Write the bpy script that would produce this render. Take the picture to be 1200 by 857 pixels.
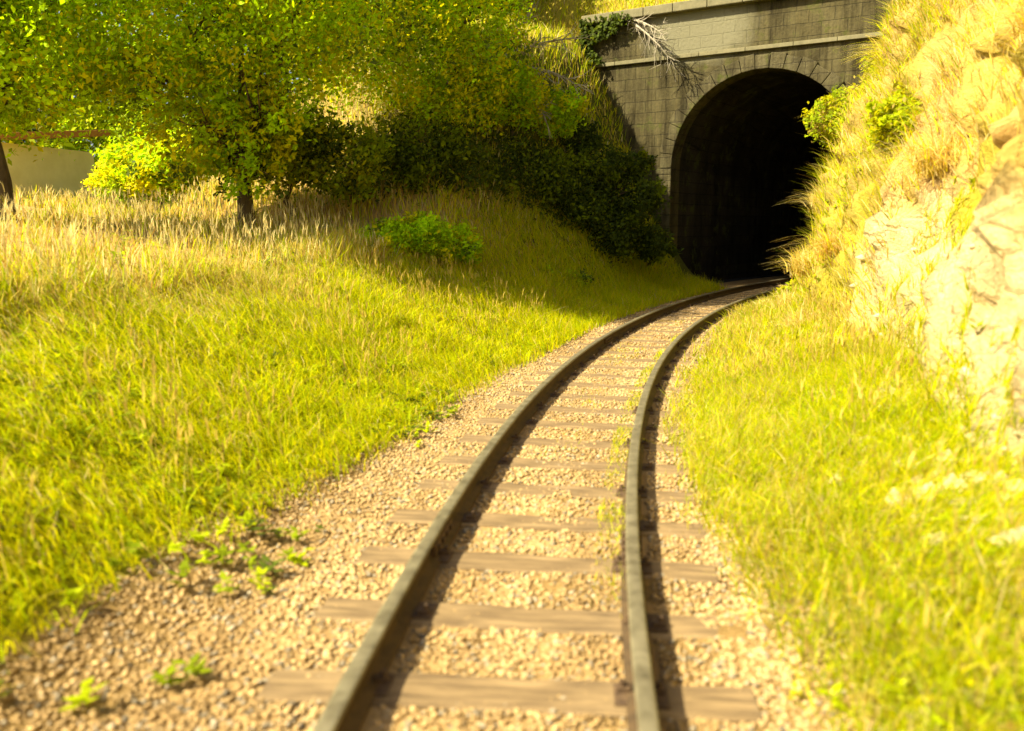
import bpy, math, random
import numpy as np
from mathutils import Vector, Matrix

for o in list(bpy.data.objects):
    bpy.data.objects.remove(o)
SC = bpy.context.scene
COL = SC.collection
R = math.radians
rng = np.random.default_rng(7)
random.seed(7)

# ------------------------------------------------------------------ camera
FPX = 1000.0 / 1200.0
cam_d = bpy.data.cameras.new('camera')
cam_d.sensor_width = 36
cam_d.lens = 36 * FPX
cam_d.clip_start = 0.05
cam_d.clip_end = 2000
cam_d.dof.use_dof = True
cam_d.dof.focus_distance = 17.0
cam_d.dof.aperture_fstop = 1.2
cam = bpy.data.objects.new('camera', cam_d)
COL.objects.link(cam)
cam.location = (0, 0, 1.595)
cam.rotation_euler = (R(90) - math.atan(166.5 / 1000), 0, 0)
SC.camera = cam

# ------------------------------------------------------------------ light
SUN_EL = R(45)
sx, sy = -1.0, -0.30                       # towards the sun, on the ground
h = math.hypot(sx, sy)
sun_dir = Vector((sx / h * math.cos(SUN_EL), sy / h * math.cos(SUN_EL), math.sin(SUN_EL)))
world = bpy.data.worlds.new('World')
SC.world = world
world.use_nodes = True
nt = world.node_tree
nt.nodes.clear()
sky = nt.nodes.new('ShaderNodeTexSky')
sky.sky_type = 'NISHITA'
sky.sun_disc = False
sky.sun_elevation = SUN_EL
sky.sun_rotation = math.atan2(sun_dir.x, sun_dir.y)
sky.air_density = 0.8
sky.dust_density = 4.0
sky.ozone_density = 0.3
bg = nt.nodes.new('ShaderNodeBackground')
bg.inputs['Strength'].default_value = 0.07
wo = nt.nodes.new('ShaderNodeOutputWorld')
nt.links.new(sky.outputs[0], bg.inputs[0])
nt.links.new(bg.outputs[0], wo.inputs[0])
sd = bpy.data.lights.new('sun', 'SUN')
sd.energy = 5.0
sd.angle = R(0.6)
sd.color = (1.0, 0.88, 0.62)
so = bpy.data.objects.new('sun', sd)
COL.objects.link(so)
so.rotation_euler = (-sun_dir).to_track_quat('-Z', 'Y').to_euler()
so.location = (-20, 5, 30)
SC.view_settings.view_transform = 'Standard'
SC.view_settings.look = 'None'
SC.view_settings.gamma = 1
SC.view_settings.exposure = 1.6
SC.cycles.max_bounces = 6
SC.cycles.transparent_max_bounces = 4

# ------------------------------------------------------------------ track geometry: a circle of radius RAD bending away to +x
CX, CY, RAD = 43.18, -1.2, 43.4
S_P = 23.9                                  # arc distance of the tunnel mouth
GR = -0.13                                  # ballast level (rail heads are z = 0)
_s0 = 0.0


def st2xy(s, t):
    """s along the track (0 where the camera rides), t sideways, + towards the inside of the bend"""
    a = (s - CY) / RAD
    r = RAD - t
    return CX - r * np.cos(a), CY + r * np.sin(a)


def xy2st(x, y):
    r = np.hypot(CX - x, y - CY)
    a = np.arctan2(y - CY, CX - x)
    return (a - (-CY) / RAD) * RAD, RAD - r


def heading(s):
    a = s / RAD + (-CY) / RAD
    return math.sin(a), math.cos(a)


def sstep(a, b, x):
    t = np.clip((x - a) / (b - a), 0, 1)
    return t * t * (3 - 2 * t)


# value noise -----------------------------------------------------------------
_perm = np.random.default_rng(3).random((256, 256))


def vnoise(x, y):
    x = np.asarray(x, float); y = np.asarray(y, float)
    xi = np.floor(x).astype(int); yi = np.floor(y).astype(int)
    fx = x - xi; fy = y - yi
    fx = fx * fx * (3 - 2 * fx); fy = fy * fy * (3 - 2 * fy)
    g = lambda a, b: _perm[a & 255, b & 255]
    return (g(xi, yi) * (1 - fx) + g(xi + 1, yi) * fx) * (1 - fy) + (g(xi, yi + 1) * (1 - fx) + g(xi + 1, yi + 1) * fx) * fy


def fbm(x, y, o=4):
    v = 0; a = 0.5
    for k in range(o):
        v = v + a * vnoise(x * 2 ** k + 17.3 * k, y * 2 ** k + 5.1 * k)
        a *= 0.5
    return v / (1 - 0.5 ** o) - 0.5


def foot(s):
    return 2.3 + 0.6 * sstep(4.5, 8.5, s) - 0.7 * sstep(9, 13.5, s)


def edge_out(s):
    return 1.95 - 0.6 * sstep(2.5, 7.5, s) - 0.25 * sstep(8, 13, s)


def edge_in(s):
    return 1.15 - 0.38 * sstep(3, 6.5, s)


def terrain(s, t):
    """height of the cutting's ground"""
    s = np.asarray(s, float); t = np.asarray(t, float)
    s, t = np.broadcast_arrays(s, t)
    # right-hand (inner) side
    f = foot(s)
    n1 = fbm(s * 0.6 + 40, t * 0.6) * 0.5
    tt = t + fbm(s * 0.9, t * 1.3 + 9) * 0.35 * sstep(1.8, 2.8, t)
    verge = GR - 0.03 + 0.47 * sstep(0.8, 1.0 * f, tt) + 0.05 * fbm(s * 2, t * 2) * 2
    u = tt - f
    cliff = np.where(u > 0, 1.75 * sstep(0, 0.42, u) + 3.6 * np.clip((u - 0.36) / 1.25, 0, 1) ** 1.05 + 2.2 * sstep(1.5, 5.5, u) + 1.5 * sstep(5, 16, u), 0)
    zr = verge + cliff + n1 * sstep(0.3, 2, u)
    # left-hand (outer) side
    w = -t
    a1 = GR - 0.03 + 0.14 * sstep(1.3, 2.1, w) + 0.42 * np.clip(w - 2.0, 0, 2.6) + 0.5 * sstep(4.0, 8.5, w) + 0.5 * sstep(8, 16, w) * sstep(4, 14, s)
    a1 = a1 + fbm(s * 0.35, t * 0.35) * 0.7 * sstep(2, 6, w) + fbm(s * 1.5, t * 1.5) * 0.16 * sstep(1.6, 3, w)
    st = 12.5 + 12 * sstep(9, 15, w)
    k = sstep(st, st + 9, s)
    a2 = GR + 0.1 + 6.7 * sstep(1.9, 6.3, w) + 0.12 * np.clip(w - 6, 0, 40) + fbm(s * 0.5 + 4, t * 0.5) * 0.8 * sstep(2.2, 5, w)
    zl = a1 * (1 - k) + np.where(w > 1.9, a2, a1) * k
    return np.where(t > 0, zr, zl)


def hill(s, t):
    """height of the hillside behind the portal wall"""
    s = np.asarray(s, float); t = np.asarray(t, float)
    base = 7.1 + 0.75 * np.clip(s - S_P - 0.5, 0, 9) + 0.12 * np.clip(s - S_P - 9, 0, 60)
    base = base + fbm(s * 0.4 + 2, t * 0.4 + 8) * 1.3 * sstep(S_P + 0.6, S_P + 3, s)
    base = base * (1 - 0.5 * sstep(11, 22, -t))
    tr = terrain(np.full_like(s, S_P) * 1.0, t)
    m = sstep(3.2, 5.2, t) + sstep(5.6, 7.5, -t)
    e = 1 - sstep(S_P + 0.4, S_P + 4, s)
    return base * (1 - m * e) + np.maximum(tr - 0.05, 0) * m * e


# ------------------------------------------------------------------ mesh helpers
def link(name, me, mat=None, parent=None, kind=None, label=None, cat=None, group=None, loc=None):
    o = bpy.data.objects.new(name, me)
    COL.objects.link(o)
    if mat is not None and me is not None:
        for m in (mat if isinstance(mat, (list, tuple)) else [mat]):
            me.materials.append(m)
    if parent: o.parent = parent
    if kind: o['kind'] = kind
    if label: o['label'] = label
    if cat: o['category'] = cat
    if group: o['group'] = group
    if loc: o.location = loc
    return o


def np_mesh(name, v, f, smooth=False, col=None, uv=None):
    """v (n,3), f (m,k) same-sized faces; col per vertex (n,3)"""
    v = np.asarray(v, np.float32); f = np.asarray(f, np.int32)
    me = bpy.data.meshes.new(name)
    me.vertices.add(len(v)); me.vertices.foreach_set('co', v.ravel())
    k = f.shape[1]
    me.loops.add(f.size); me.loops.foreach_set('vertex_index', f.ravel())
    me.polygons.add(len(f)); me.polygons.foreach_set('loop_start', np.arange(0, f.size, k, dtype=np.int32))
    me.polygons.foreach_set('loop_total', np.full(len(f), k, np.int32))
    if smooth: me.polygons.foreach_set('use_smooth', np.ones(len(f), bool))
    me.update(calc_edges=True)
    if col is not None:
        col = np.asarray(col); c = np.ones((len(v), 4), np.float32); c[:, :col.shape[1]] = col
        a = me.color_attributes.new('tint', 'FLOAT_COLOR', 'POINT')
        a.data.foreach_set('color', c.ravel())
    if uv is not None:
        l = me.uv_layers.new(name='st')
        l.data.foreach_set('uv', np.asarray(uv, np.float32)[f.ravel()].ravel())
    return me


def grid_mesh(name, P, smooth=True, uv=None, col=None):
    n, m = P.shape[:2]
    idx = np.arange(n * m).reshape(n, m)
    f = np.stack([idx[:-1, :-1], idx[1:, :-1], idx[1:, 1:], idx[:-1, 1:]], -1).reshape(-1, 4)
    return np_mesh(name, P.reshape(-1, 3), f, smooth, None if col is None else col.reshape(-1, col.shape[-1]), None if uv is None else uv.reshape(-1, 2))


class MB:
    def __init__(self): self.v = []; self.f = []
    def box(self, c, s, M=None, taper=1.0):
        b = len(self.v)
        for z in (-1, 1):
            for x, y in ((-1, -1), (1, -1), (1, 1), (-1, 1)):
                k = taper if z > 0 else 1
                p = Vector((x * s[0] / 2 * k, y * s[1] / 2 * k, z * s[2] / 2))
                if M is not None: p = M @ p
                self.v.append(p + Vector(c))
        for q in ((3, 2, 1, 0), (4, 5, 6, 7), (0, 1, 5, 4), (1, 2, 6, 5), (2, 3, 7, 6), (3, 0, 4, 7)):
            self.f.append([b + i for i in q])
    def tube(self, pts, rad, n=8):
        b = len(self.v)
        pts = [Vector(p) for p in pts]
        for i, p in enumerate(pts):
            d = (pts[min(i + 1, len(pts) - 1)] - pts[max(i - 1, 0)]).normalized()
            x = d.orthogonal().normalized() if i == 0 else (x - d * x.dot(d)).normalized()
            y = d.cross(x)
            for k in range(n):
                a = 2 * math.pi * k / n
                self.v.append(p + (x * math.cos(a) + y * math.sin(a)) * rad[i])
        for i in range(len(pts) - 1):
            for k in range(n):
                self.f.append([b + i * n + k, b + i * n + (k + 1) % n, b + (i + 1) * n + (k + 1) % n, b + (i + 1) * n + k])
        self.f.append([b + k for k in range(n)][::-1])
        self.f.append([b + (len(pts) - 1) * n + k for k in range(n)])
    def build(self, name, mat, parent=None, smooth=False, bevel=0, **kw):
        me = bpy.data.meshes.new(name)
        me.from_pydata([tuple(p) for p in self.v], [], self.f)
        if smooth:
            for p in me.polygons: p.use_smooth = True
        o = link(name, me, mat, parent, **kw)
        if bevel:
            m = o.modifiers.new('edge', 'BEVEL'); m.width = bevel; m.segments = 2; m.limit_method = 'ANGLE'
        return o


# ------------------------------------------------------------------ materials
def new_mat(name, rough=0.85, spec=0.25):
    m = bpy.data.materials.new(name); m.use_nodes = True
    n = m.node_tree.nodes; b = n['Principled BSDF']
    b.inputs['Roughness'].default_value = rough
    b.inputs['Specular IOR Level'].default_value = spec
    return m, n, m.node_tree.links, b


def tex_noise(n, l, vec, scale, detail=5, rough=0.6):
    t = n.new('ShaderNodeTexNoise'); t.inputs['Scale'].default_value = scale
    t.inputs['Detail'].default_value = detail; t.inputs['Roughness'].default_value = rough
    if vec is not None: l.new(vec, t.inputs['Vector'])
    return t


def ramp(n, l, fac, stops):
    r = n.new('ShaderNodeValToRGB')
    e = r.color_ramp.elements
    while len(e) < len(stops): e.new(0.5)
    for i, (p, c) in enumerate(stops):
        e[i].position = p; e[i].color = (*c, 1)
    l.new(fac, r.inputs[0])
    return r


def mix(n, l, fac, a, b, mode='MIX'):
    m = n.new('ShaderNodeMix'); m.data_type = 'RGBA'; m.blend_type = mode
    for k, s in ((0, fac), (6, a), (7, b)):
        if isinstance(s, (int, float)): m.inputs[k].default_value = s
        elif isinstance(s, tuple): m.inputs[k].default_value = (*s, 1)
        else: l.new(s, m.inputs[k])
    return m.outputs[2]


def bump(n, l, b, height, strength, dist):
    u = n.new('ShaderNodeBump'); u.inputs['Strength'].default_value = strength; u.inputs['Distance'].default_value = dist
    l.new(height, u.inputs['Height']); l.new(u.outputs[0], b.inputs['Normal'])


def soil_mat():
    """ground: colour carried per vertex (kind of soil), broken up by noise"""
    m, n, l, b = new_mat('soil', 0.95, 0.1)
    a = n.new('ShaderNodeVertexColor'); a.layer_name = 'tint'
    g = n.new('ShaderNodeNewGeometry')
    t = tex_noise(n, l, g.outputs['Position'], 1.7, 8, 0.65)
    r = ramp(n, l, t.outputs[0], [(0.3, (0.72, 0.70, 0.62)), (0.7, (1.18, 1.15, 1.1))])
    c = mix(n, l, 1.0, a.outputs[0], r.outputs[0], 'MULTIPLY')
    t2 = tex_noise(n, l, g.outputs['Position'], 26, 6, 0.7)
    r2 = ramp(n, l, t2.outputs[0], [(0.3, (0.75, 0.75, 0.7)), (0.7, (1.15, 1.15, 1.15))])
    c = mix(n, l, 1.0, c, r2.outputs[0], 'MULTIPLY')
    # bare rock: joints, ledges and a rough grain where the sheet is rock (alpha of the vertex colour)
    mp = n.new('ShaderNodeMapping'); mp.inputs['Scale'].default_value = (1.0, 1.0, 1.9); mp.inputs['Rotation'].default_value = (0.25, 0.12, 0)
    l.new(g.outputs['Position'], mp.inputs[0])
    wn = tex_noise(n, l, g.outputs['Position'], 2.6, 4)
    ad = n.new('ShaderNodeVectorMath'); ad.operation = 'MULTIPLY_ADD'
    l.new(wn.outputs[1], ad.inputs[0]); ad.inputs[1].default_value = (0.5, 0.5, 0.5); l.new(mp.outputs[0], ad.inputs[2])
    vo = n.new('ShaderNodeTexVoronoi'); vo.feature = 'DISTANCE_TO_EDGE'; vo.inputs['Scale'].default_value = 2.3; l.new(ad.outputs[0], vo.inputs['Vector'])
    vo2 = n.new('ShaderNodeTexVoronoi'); vo2.feature = 'DISTANCE_TO_EDGE'; vo2.inputs['Scale'].default_value = 7.0; l.new(ad.outputs[0], vo2.inputs['Vector'])
    rc = ramp(n, l, vo.outputs['Distance'], [(0.0, (0.66, 0.58, 0.46)), (0.022, (1, 1, 1))])
    rc2 = ramp(n, l, vo2.outputs['Distance'], [(0.0, (0.86, 0.83, 0.78)), (0.05, (1, 1, 1))])
    cr = mix(n, l, 1.0, rc.outputs[0], rc2.outputs[0], 'MULTIPLY')
    st = tex_noise(n, l, mp.outputs[0], 3.5, 8, 0.7)
    rs = ramp(n, l, st.outputs[0], [(0.35, (0.82, 0.72, 0.56)), (0.55, (1.06, 1.04, 1.0))])
    cr = mix(n, l, 1.0, cr, rs.outputs[0], 'MULTIPLY')
    ck = mix(n, l, 1.0, c, cr, 'MULTIPLY')
    c = mix(n, l, a.outputs[1], c, ck)
    l.new(c, b.inputs['Base Color'])
    m1 = n.new('ShaderNodeMath'); m1.operation = 'MINIMUM'; l.new(vo.outputs['Distance'], m1.inputs[0]); m1.inputs[1].default_value = 0.12
    m2 = n.new('ShaderNodeMath'); m2.operation = 'MINIMUM'; l.new(vo2.outputs['Distance'], m2.inputs[0]); m2.inputs[1].default_value = 0.10
    s1 = n.new('ShaderNodeMath'); s1.operation = 'MULTIPLY_ADD'; l.new(m1.outputs[0], s1.inputs[0]); s1.inputs[1].default_value = 4.0; l.new(st.outputs[0], s1.inputs[2])
    s2 = n.new('ShaderNodeMath'); s2.operation = 'MULTIPLY_ADD'; l.new(m2.outputs[0], s2.inputs[0]); s2.inputs[1].default_value = 1.0; l.new(s1.outputs[0], s2.inputs[2])
    s3 = n.new('ShaderNodeMath'); s3.operation = 'MULTIPLY'; l.new(s2.outputs[0], s3.inputs[0]); l.new(a.outputs[1], s3.inputs[1])
    s4 = n.new('ShaderNodeMath'); s4.operation = 'MULTIPLY_ADD'; l.new(t2.outputs[0], s4.inputs[0]); s4.inputs[1].default_value = 0.8; l.new(s3.outputs[0], s4.inputs[2])
    bump(n, l, b, s4.outputs[0], 0.8, 0.06)
    return m


def ballast_mat(name, amp=1.0):
    m, n, l, b = new_mat(name, 0.9, 0.2)
    uv = n.new('ShaderNodeUVMap'); uv.uv_map = 'st'
    mp = n.new('ShaderNodeMapping'); mp.inputs['Scale'].default_value = (0.35, 2.6, 1)
    l.new(uv.outputs[0], mp.inputs[0])
    t = tex_noise(n, l, mp.outputs[0], 2.2, 4, 0.5)
    r = ramp(n, l, t.outputs[0], [(0.28, (0.21, 0.135, 0.05)), (0.5, (0.30, 0.20, 0.076)), (0.72, (0.38, 0.265, 0.11))])
    g = n.new('ShaderNodeNewGeometry')
    v = n.new('ShaderNodeTexVoronoi'); v.inputs['Scale'].default_value = 95; l.new(g.outputs['Position'], v.inputs['Vector'])
    r2 = ramp(n, l, v.outputs['Distance'], [(0.0, (1.1, 1.08, 1.05)), (0.8, (0.8, 0.77, 0.72))])
    c = mix(n, l, 1.0, r.outputs[0], r2.outputs[0], 'MULTIPLY')
    l.new(c, b.inputs['Base Color'])
    bump(n, l, b, v.outputs['Distance'], -0.35, 0.008)
    return m


def stone_mat():
    """loose ballast stones: per-stone tint"""
    m, n, l, b = new_mat('ballast_stone', 0.85, 0.25)
    a = n.new('ShaderNodeVertexColor'); a.layer_name = 'tint'
    g = n.new('ShaderNodeNewGeometry')
    t = tex_noise(n, l, g.outputs['Position'], 60, 4)
    r2 = ramp(n, l, t.outputs[0], [(0.3, (0.8, 0.8, 0.78)), (0.7, (1.15, 1.15, 1.15))])
    l.new(mix(n, l, 1.0, a.outputs[0], r2.outputs[0], 'MULTIPLY'), b.inputs['Base Color'])
    return m


def leaf_mat(name, trans=0.35, rough=0.6):
    m, n, l, b = new_mat(name, rough, 0.10)
    a = n.new('ShaderNodeVertexColor'); a.layer_name = 'tint'
    l.new(a.outputs[0], b.inputs['Base Color'])
    tr = n.new('ShaderNodeBsdfTranslucent'); l.new(a.outputs[0], tr.inputs[0])
    ms = n.new('ShaderNodeMixShader'); ms.inputs[0].default_value = trans
    l.new(b.outputs[0], ms.inputs[1]); l.new(tr.outputs[0], ms.inputs[2])
    l.new(ms.outputs[0], n['Material Output'].inputs[0])
    return m


def simple_mat(name, c1, c2, scale, rough=0.8, bmp=0.4, dist=0.02, spec=0.3, metal=0, vec=None, stretch=None):
    m, n, l, b = new_mat(name, rough, spec)
    tc = n.new('ShaderNodeTexCoord')
    src = tc.outputs['Object']
    if stretch:
        mp = n.new('ShaderNodeMapping'); mp.inputs['Scale'].default_value = stretch
        l.new(src, mp.inputs[0]); src = mp.outputs[0]
    t = tex_noise(n, l, src, scale, 7, 0.65)
    r = ramp(n, l, t.outputs[0], [(0.32, c1), (0.68, c2)])
    l.new(r.outputs[0], b.inputs['Base Color'])
    b.inputs['Metallic'].default_value = metal
    if bmp: bump(n, l, b, t.outputs[0], bmp, dist)
    return m


def masonry_mat(name, c1, c2, cm, scale=1.0, patch=None):
    """coursed stone in the object's own x-z plane, weathered, with an optional sunlit patch painted in"""
    m, n, l, b = new_mat(name, 0.92, 0.15)
    tc = n.new('ShaderNodeTexCoord')
    sp = n.new('ShaderNodeSeparateXYZ'); l.new(tc.outputs['Object'], sp.inputs[0])
    cb = n.new('ShaderNodeCombineXYZ'); l.new(sp.outputs[0], cb.inputs[0]); l.new(sp.outputs[2], cb.inputs[1])
    wob = tex_noise(n, l, tc.outputs['Object'], 3.0, 2)
    ad = n.new('ShaderNodeVectorMath'); ad.operation = 'MULTIPLY_ADD'
    l.new(wob.outputs[1], ad.inputs[0]); ad.inputs[1].default_value = (0.05, 0.05, 0.05); l.new(cb.outputs[0], ad.inputs[2])
    br = n.new('ShaderNodeTexBrick')
    l.new(ad.outputs[0], br.inputs[0])
    br.inputs['Color1'].default_value = (*c1, 1); br.inputs['Color2'].default_value = (*c2, 1); br.inputs['Mortar'].default_value = (*cm, 1)
    br.inputs['Scale'].default_value = scale; br.inputs['Mortar Size'].default_value = 0.012; br.inputs['Mortar Smooth'].default_value = 0.4
    br.inputs['Brick Width'].default_value = 0.62; br.inputs['Row Height'].default_value = 0.31
    t = tex_noise(n, l, tc.outputs['Object'], 0.9, 7, 0.7)
    r = ramp(n, l, t.outputs[0], [(0.3, (0.55, 0.53, 0.45)), (0.55, (1, 1, 1)), (0.75, (1.3, 1.25, 1.1))])
    c = mix(n, l, 1.0, br.outputs[0], r.outputs[0], 'MULTIPLY')
    # run-off streaks down the face
    ms = n.new('ShaderNodeMapping'); ms.inputs['Scale'].default_value = (2.6, 1, 0.28); l.new(tc.outputs['Object'], ms.inputs[0])
    ts_ = tex_noise(n, l, ms.outputs[0], 1.4, 7, 0.7)
    rs_ = ramp(n, l, ts_.outputs[0], [(0.38, (0.28, 0.26, 0.2)), (0.56, (1, 1, 1)), (0.72, (1.35, 1.3, 1.15))])
    c = mix(n, l, 0.85, c, rs_.outputs[0], 'MULTIPLY')
    tm = tex_noise(n, l, tc.outputs['Object'], 1.8, 8, 0.75)
    rm = ramp(n, l, tm.outputs[0], [(0.55, (0, 0, 0)), (0.66, (1, 1, 1))])
    c = mix(n, l, rm.outputs[0], c, (0.06, 0.07, 0.012))
    t3 = tex_noise(n, l, tc.outputs['Object'], 14, 6, 0.7)
    r3 = ramp(n, l, t3.outputs[0], [(0.3, (0.75, 0.75, 0.75)), (0.7, (1.15, 1.15, 1.1))])
    c = mix(n, l, 1.0, c, r3.outputs[0], 'MULTIPLY')
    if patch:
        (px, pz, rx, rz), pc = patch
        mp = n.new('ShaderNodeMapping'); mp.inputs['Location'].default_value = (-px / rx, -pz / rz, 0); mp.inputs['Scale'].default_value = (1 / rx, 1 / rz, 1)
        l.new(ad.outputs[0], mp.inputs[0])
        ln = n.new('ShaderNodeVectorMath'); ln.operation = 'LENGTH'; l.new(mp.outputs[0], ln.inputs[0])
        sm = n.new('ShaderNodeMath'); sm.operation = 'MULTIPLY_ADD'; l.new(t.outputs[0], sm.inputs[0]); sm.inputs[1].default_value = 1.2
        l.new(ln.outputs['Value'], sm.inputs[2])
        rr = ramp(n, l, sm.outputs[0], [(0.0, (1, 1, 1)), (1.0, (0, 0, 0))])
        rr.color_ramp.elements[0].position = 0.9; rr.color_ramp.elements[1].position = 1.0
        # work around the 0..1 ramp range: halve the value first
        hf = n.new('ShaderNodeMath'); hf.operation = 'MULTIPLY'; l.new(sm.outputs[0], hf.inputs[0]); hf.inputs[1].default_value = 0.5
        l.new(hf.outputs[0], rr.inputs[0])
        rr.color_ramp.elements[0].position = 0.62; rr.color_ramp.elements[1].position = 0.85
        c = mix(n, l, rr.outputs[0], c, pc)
    l.new(c, b.inputs['Base Color'])
    hh = n.new('ShaderNodeMath'); hh.operation = 'MULTIPLY_ADD'
    l.new(br.outputs['Fac'], hh.inputs[0]); hh.inputs[1].default_value = -0.7; l.new(t3.outputs[0], hh.inputs[2])
    bump(n, l, b, hh.outputs[0], 0.8, 0.03)
    return m


M = {
    'soil': soil_mat(),
    'bed': ballast_mat('track_bed'),
    'stone': stone_mat(),
    'leaf': leaf_mat('leaf', 0.55),
    'grass': leaf_mat('grass_blade', 0.5, 0.7),
    'bark': simple_mat('bark', (0.06, 0.045, 0.025), (0.16, 0.12, 0.07), 9, 0.95, 0.8, 0.03, 0.1, stretch=(1, 1, 0.25)),
    'dead': simple_mat('dead_wood', (0.22, 0.19, 0.13), (0.42, 0.38, 0.28), 12, 0.9, 0.4, 0.01, 0.1),
    'rail': simple_mat('rusty_rail', (0.035, 0.022, 0.009), (0.085, 0.052, 0.02), 14, 0.75, 0.3, 0.004, 0.3),
    'head': simple_mat('polished_rail', (0.10, 0.085, 0.045), (0.26, 0.23, 0.135), 9, 0.5, 0.1, 0.002, 0.4, 0.45),
    'sleeper': simple_mat('weathered_timber', (0.085, 0.058, 0.03), (0.27, 0.19, 0.09), 7, 0.92, 0.6, 0.012, 0.15, stretch=(0.35, 3, 3)),
    'iron': simple_mat('iron_fastening', (0.05, 0.03, 0.015), (0.12, 0.075, 0.035), 30, 0.8, 0.3, 0.004),
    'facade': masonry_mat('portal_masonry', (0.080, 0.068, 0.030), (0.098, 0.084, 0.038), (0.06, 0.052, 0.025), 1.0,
                          patch=((-2.3, 6.7, 1.7, 0.9), (0.17, 0.16, 0.095))),  # sunlit patch high on the wall, painted into the stone colour
    'ring': masonry_mat('arch_stone', (0.085, 0.075, 0.038), (0.115, 0.10, 0.05), (0.07, 0.06, 0.035), 1.0),
    'coping': simple_mat('coping_stone', (0.13, 0.12, 0.065), (0.20, 0.18, 0.10), 5, 0.9, 0.5, 0.02, 0.15),
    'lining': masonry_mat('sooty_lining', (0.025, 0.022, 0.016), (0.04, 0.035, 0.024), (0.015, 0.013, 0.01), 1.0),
    'shed': simple_mat('shed_render', (0.60, 0.54, 0.33), (0.70, 0.64, 0.42), 2.5, 0.95, 0.2, 0.01, 0.1),
    'roof': simple_mat('shed_roof', (0.30, 0.13, 0.035), (0.42, 0.20, 0.05), 6, 0.9, 0.3, 0.02, 0.1),
    'timber': simple_mat('dark_timber', (0.10, 0.06, 0.025), (0.20, 0.12, 0.05), 10, 0.85, 0.3, 0.01, 0.2),
    'glass': simple_mat('window_pane', (0.02, 0.025, 0.03), (0.04, 0.045, 0.05), 2, 0.1, 0, 0, 0.6),
}

# ------------------------------------------------------------------ terrain
OCHRE = np.array([0.50, 0.33, 0.115]); CREAM = np.array([0.57, 0.475, 0.265]); GREEN = np.array([0.26, 0.26, 0.010])
DARKG = np.array([0.07, 0.08, 0.012]); TAN = np.array([0.30, 0.20, 0.075]); STRAW = np.array([0.42, 0.33, 0.05])


def lerp3(a, b, k): return a * (1 - k[..., None]) + b * k[..., None]


def soil_colour(s, t, z):
    c = np.zeros(s.shape + (3,)) + GREEN
    nz = fbm(s * 0.5, t * 0.5 + 3)
    nb = fbm(s * 1.3 + 7, t * 1.3)
    # outer side: dry straw bands on the mown ground
    w = -t
    c = lerp3(c, np.zeros_like(c) + STRAW, np.clip(sstep(3.0, 4.8, w) * (0.35 + 2.0 * nz), 0, 1))
    c = lerp3(c, np.zeros_like(c) + OCHRE, np.clip(sstep(3.3, 5.4, w + 3 * nz) * (1 - sstep(13, 17, s - 0.4 * w)), 0, 1))
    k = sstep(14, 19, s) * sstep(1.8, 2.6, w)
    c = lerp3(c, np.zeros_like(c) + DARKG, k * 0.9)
    # inner side
    f = foot(s)
    u = t - f
    k = sstep(-0.1, 0.15, u) * (t > 0)
    cream = np.zeros_like(c) + CREAM
    up = lerp3(np.zeros_like(c) + OCHRE, np.zeros_like(c) + STRAW * np.array([0.9, 1.0, 0.7]), np.clip(0.5 + 2.2 * nb, 0, 1))
    zz = z + nb * 1.0
    rock = lerp3(cream, up, sstep(1.45, 1.95, zz))
    # nearer the portal the face is grown over
    rock = lerp3(rock, up * 0.85, sstep(9.5, 12.0, s + nb * 2))
    c = lerp3(c, rock, k)
    # ballast spill
    k = 1 - sstep(-0.1, 0.2, np.abs(t) + nb * 0.4 - np.where(t > 0, edge_in(s), edge_out(s)))
    c = lerp3(c, np.zeros_like(c) + TAN, k)
    al = sstep(0.0, 0.2, u) * (t > 0) * (1 - sstep(9.5, 12.0, s + nb * 2)) * (1 - 0.6 * sstep(1.7, 2.4, zz))
    return np.concatenate([c, al[..., None]], -1)


ss = np.concatenate([np.linspace(-60, -6, 19)[:-1], np.linspace(-6, S_P + 0.45, 330)])
ts = np.concatenate([np.linspace(-70, -14, 23)[:-1], np.linspace(-14, -1.2, 140)[:-1], np.linspace(-1.2, 1.4, 20)[:-1],
                     np.linspace(1.4, 5.2, 150)[:-1], np.linspace(5.2, 28, 50)])
S, T = np.meshgrid(ss, ts, indexing='ij')
Z = terrain(S, T)
# overhang and lumps: push the inner face sideways by noise of (s, z)
push = (fbm(S * 1.1, Z * 1.3 + 11) * 0.6 + fbm(S * 3.5, Z * 4 + 3) * 0.22 - np.abs(fbm(S * 2.2 + 4, Z * 3.1)) * 0.55 + np.round(fbm(S * 1.6 + 9, Z * 2.3 + S * 0.5) * 7) / 7 * 0.3) * sstep(0.1, 0.9, Z) * (T > 1.8)
T2 = T + push * (1 - sstep(10, 20, T))
X, Y = st2xy(S, T2)
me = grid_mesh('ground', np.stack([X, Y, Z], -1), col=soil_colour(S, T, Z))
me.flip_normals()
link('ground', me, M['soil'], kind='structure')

# far plain under everything
me = grid_mesh('plain', np.array([[[-600, -600, -1.2], [-600, 600, -1.2]], [[600, -600, -1.2], [600, 600, -1.2]]], float), col=np.zeros((2, 2, 4)) + [*GREEN, 0])
me.flip_normals()
link('terrain', me, M['soil'], kind='structure')

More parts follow.
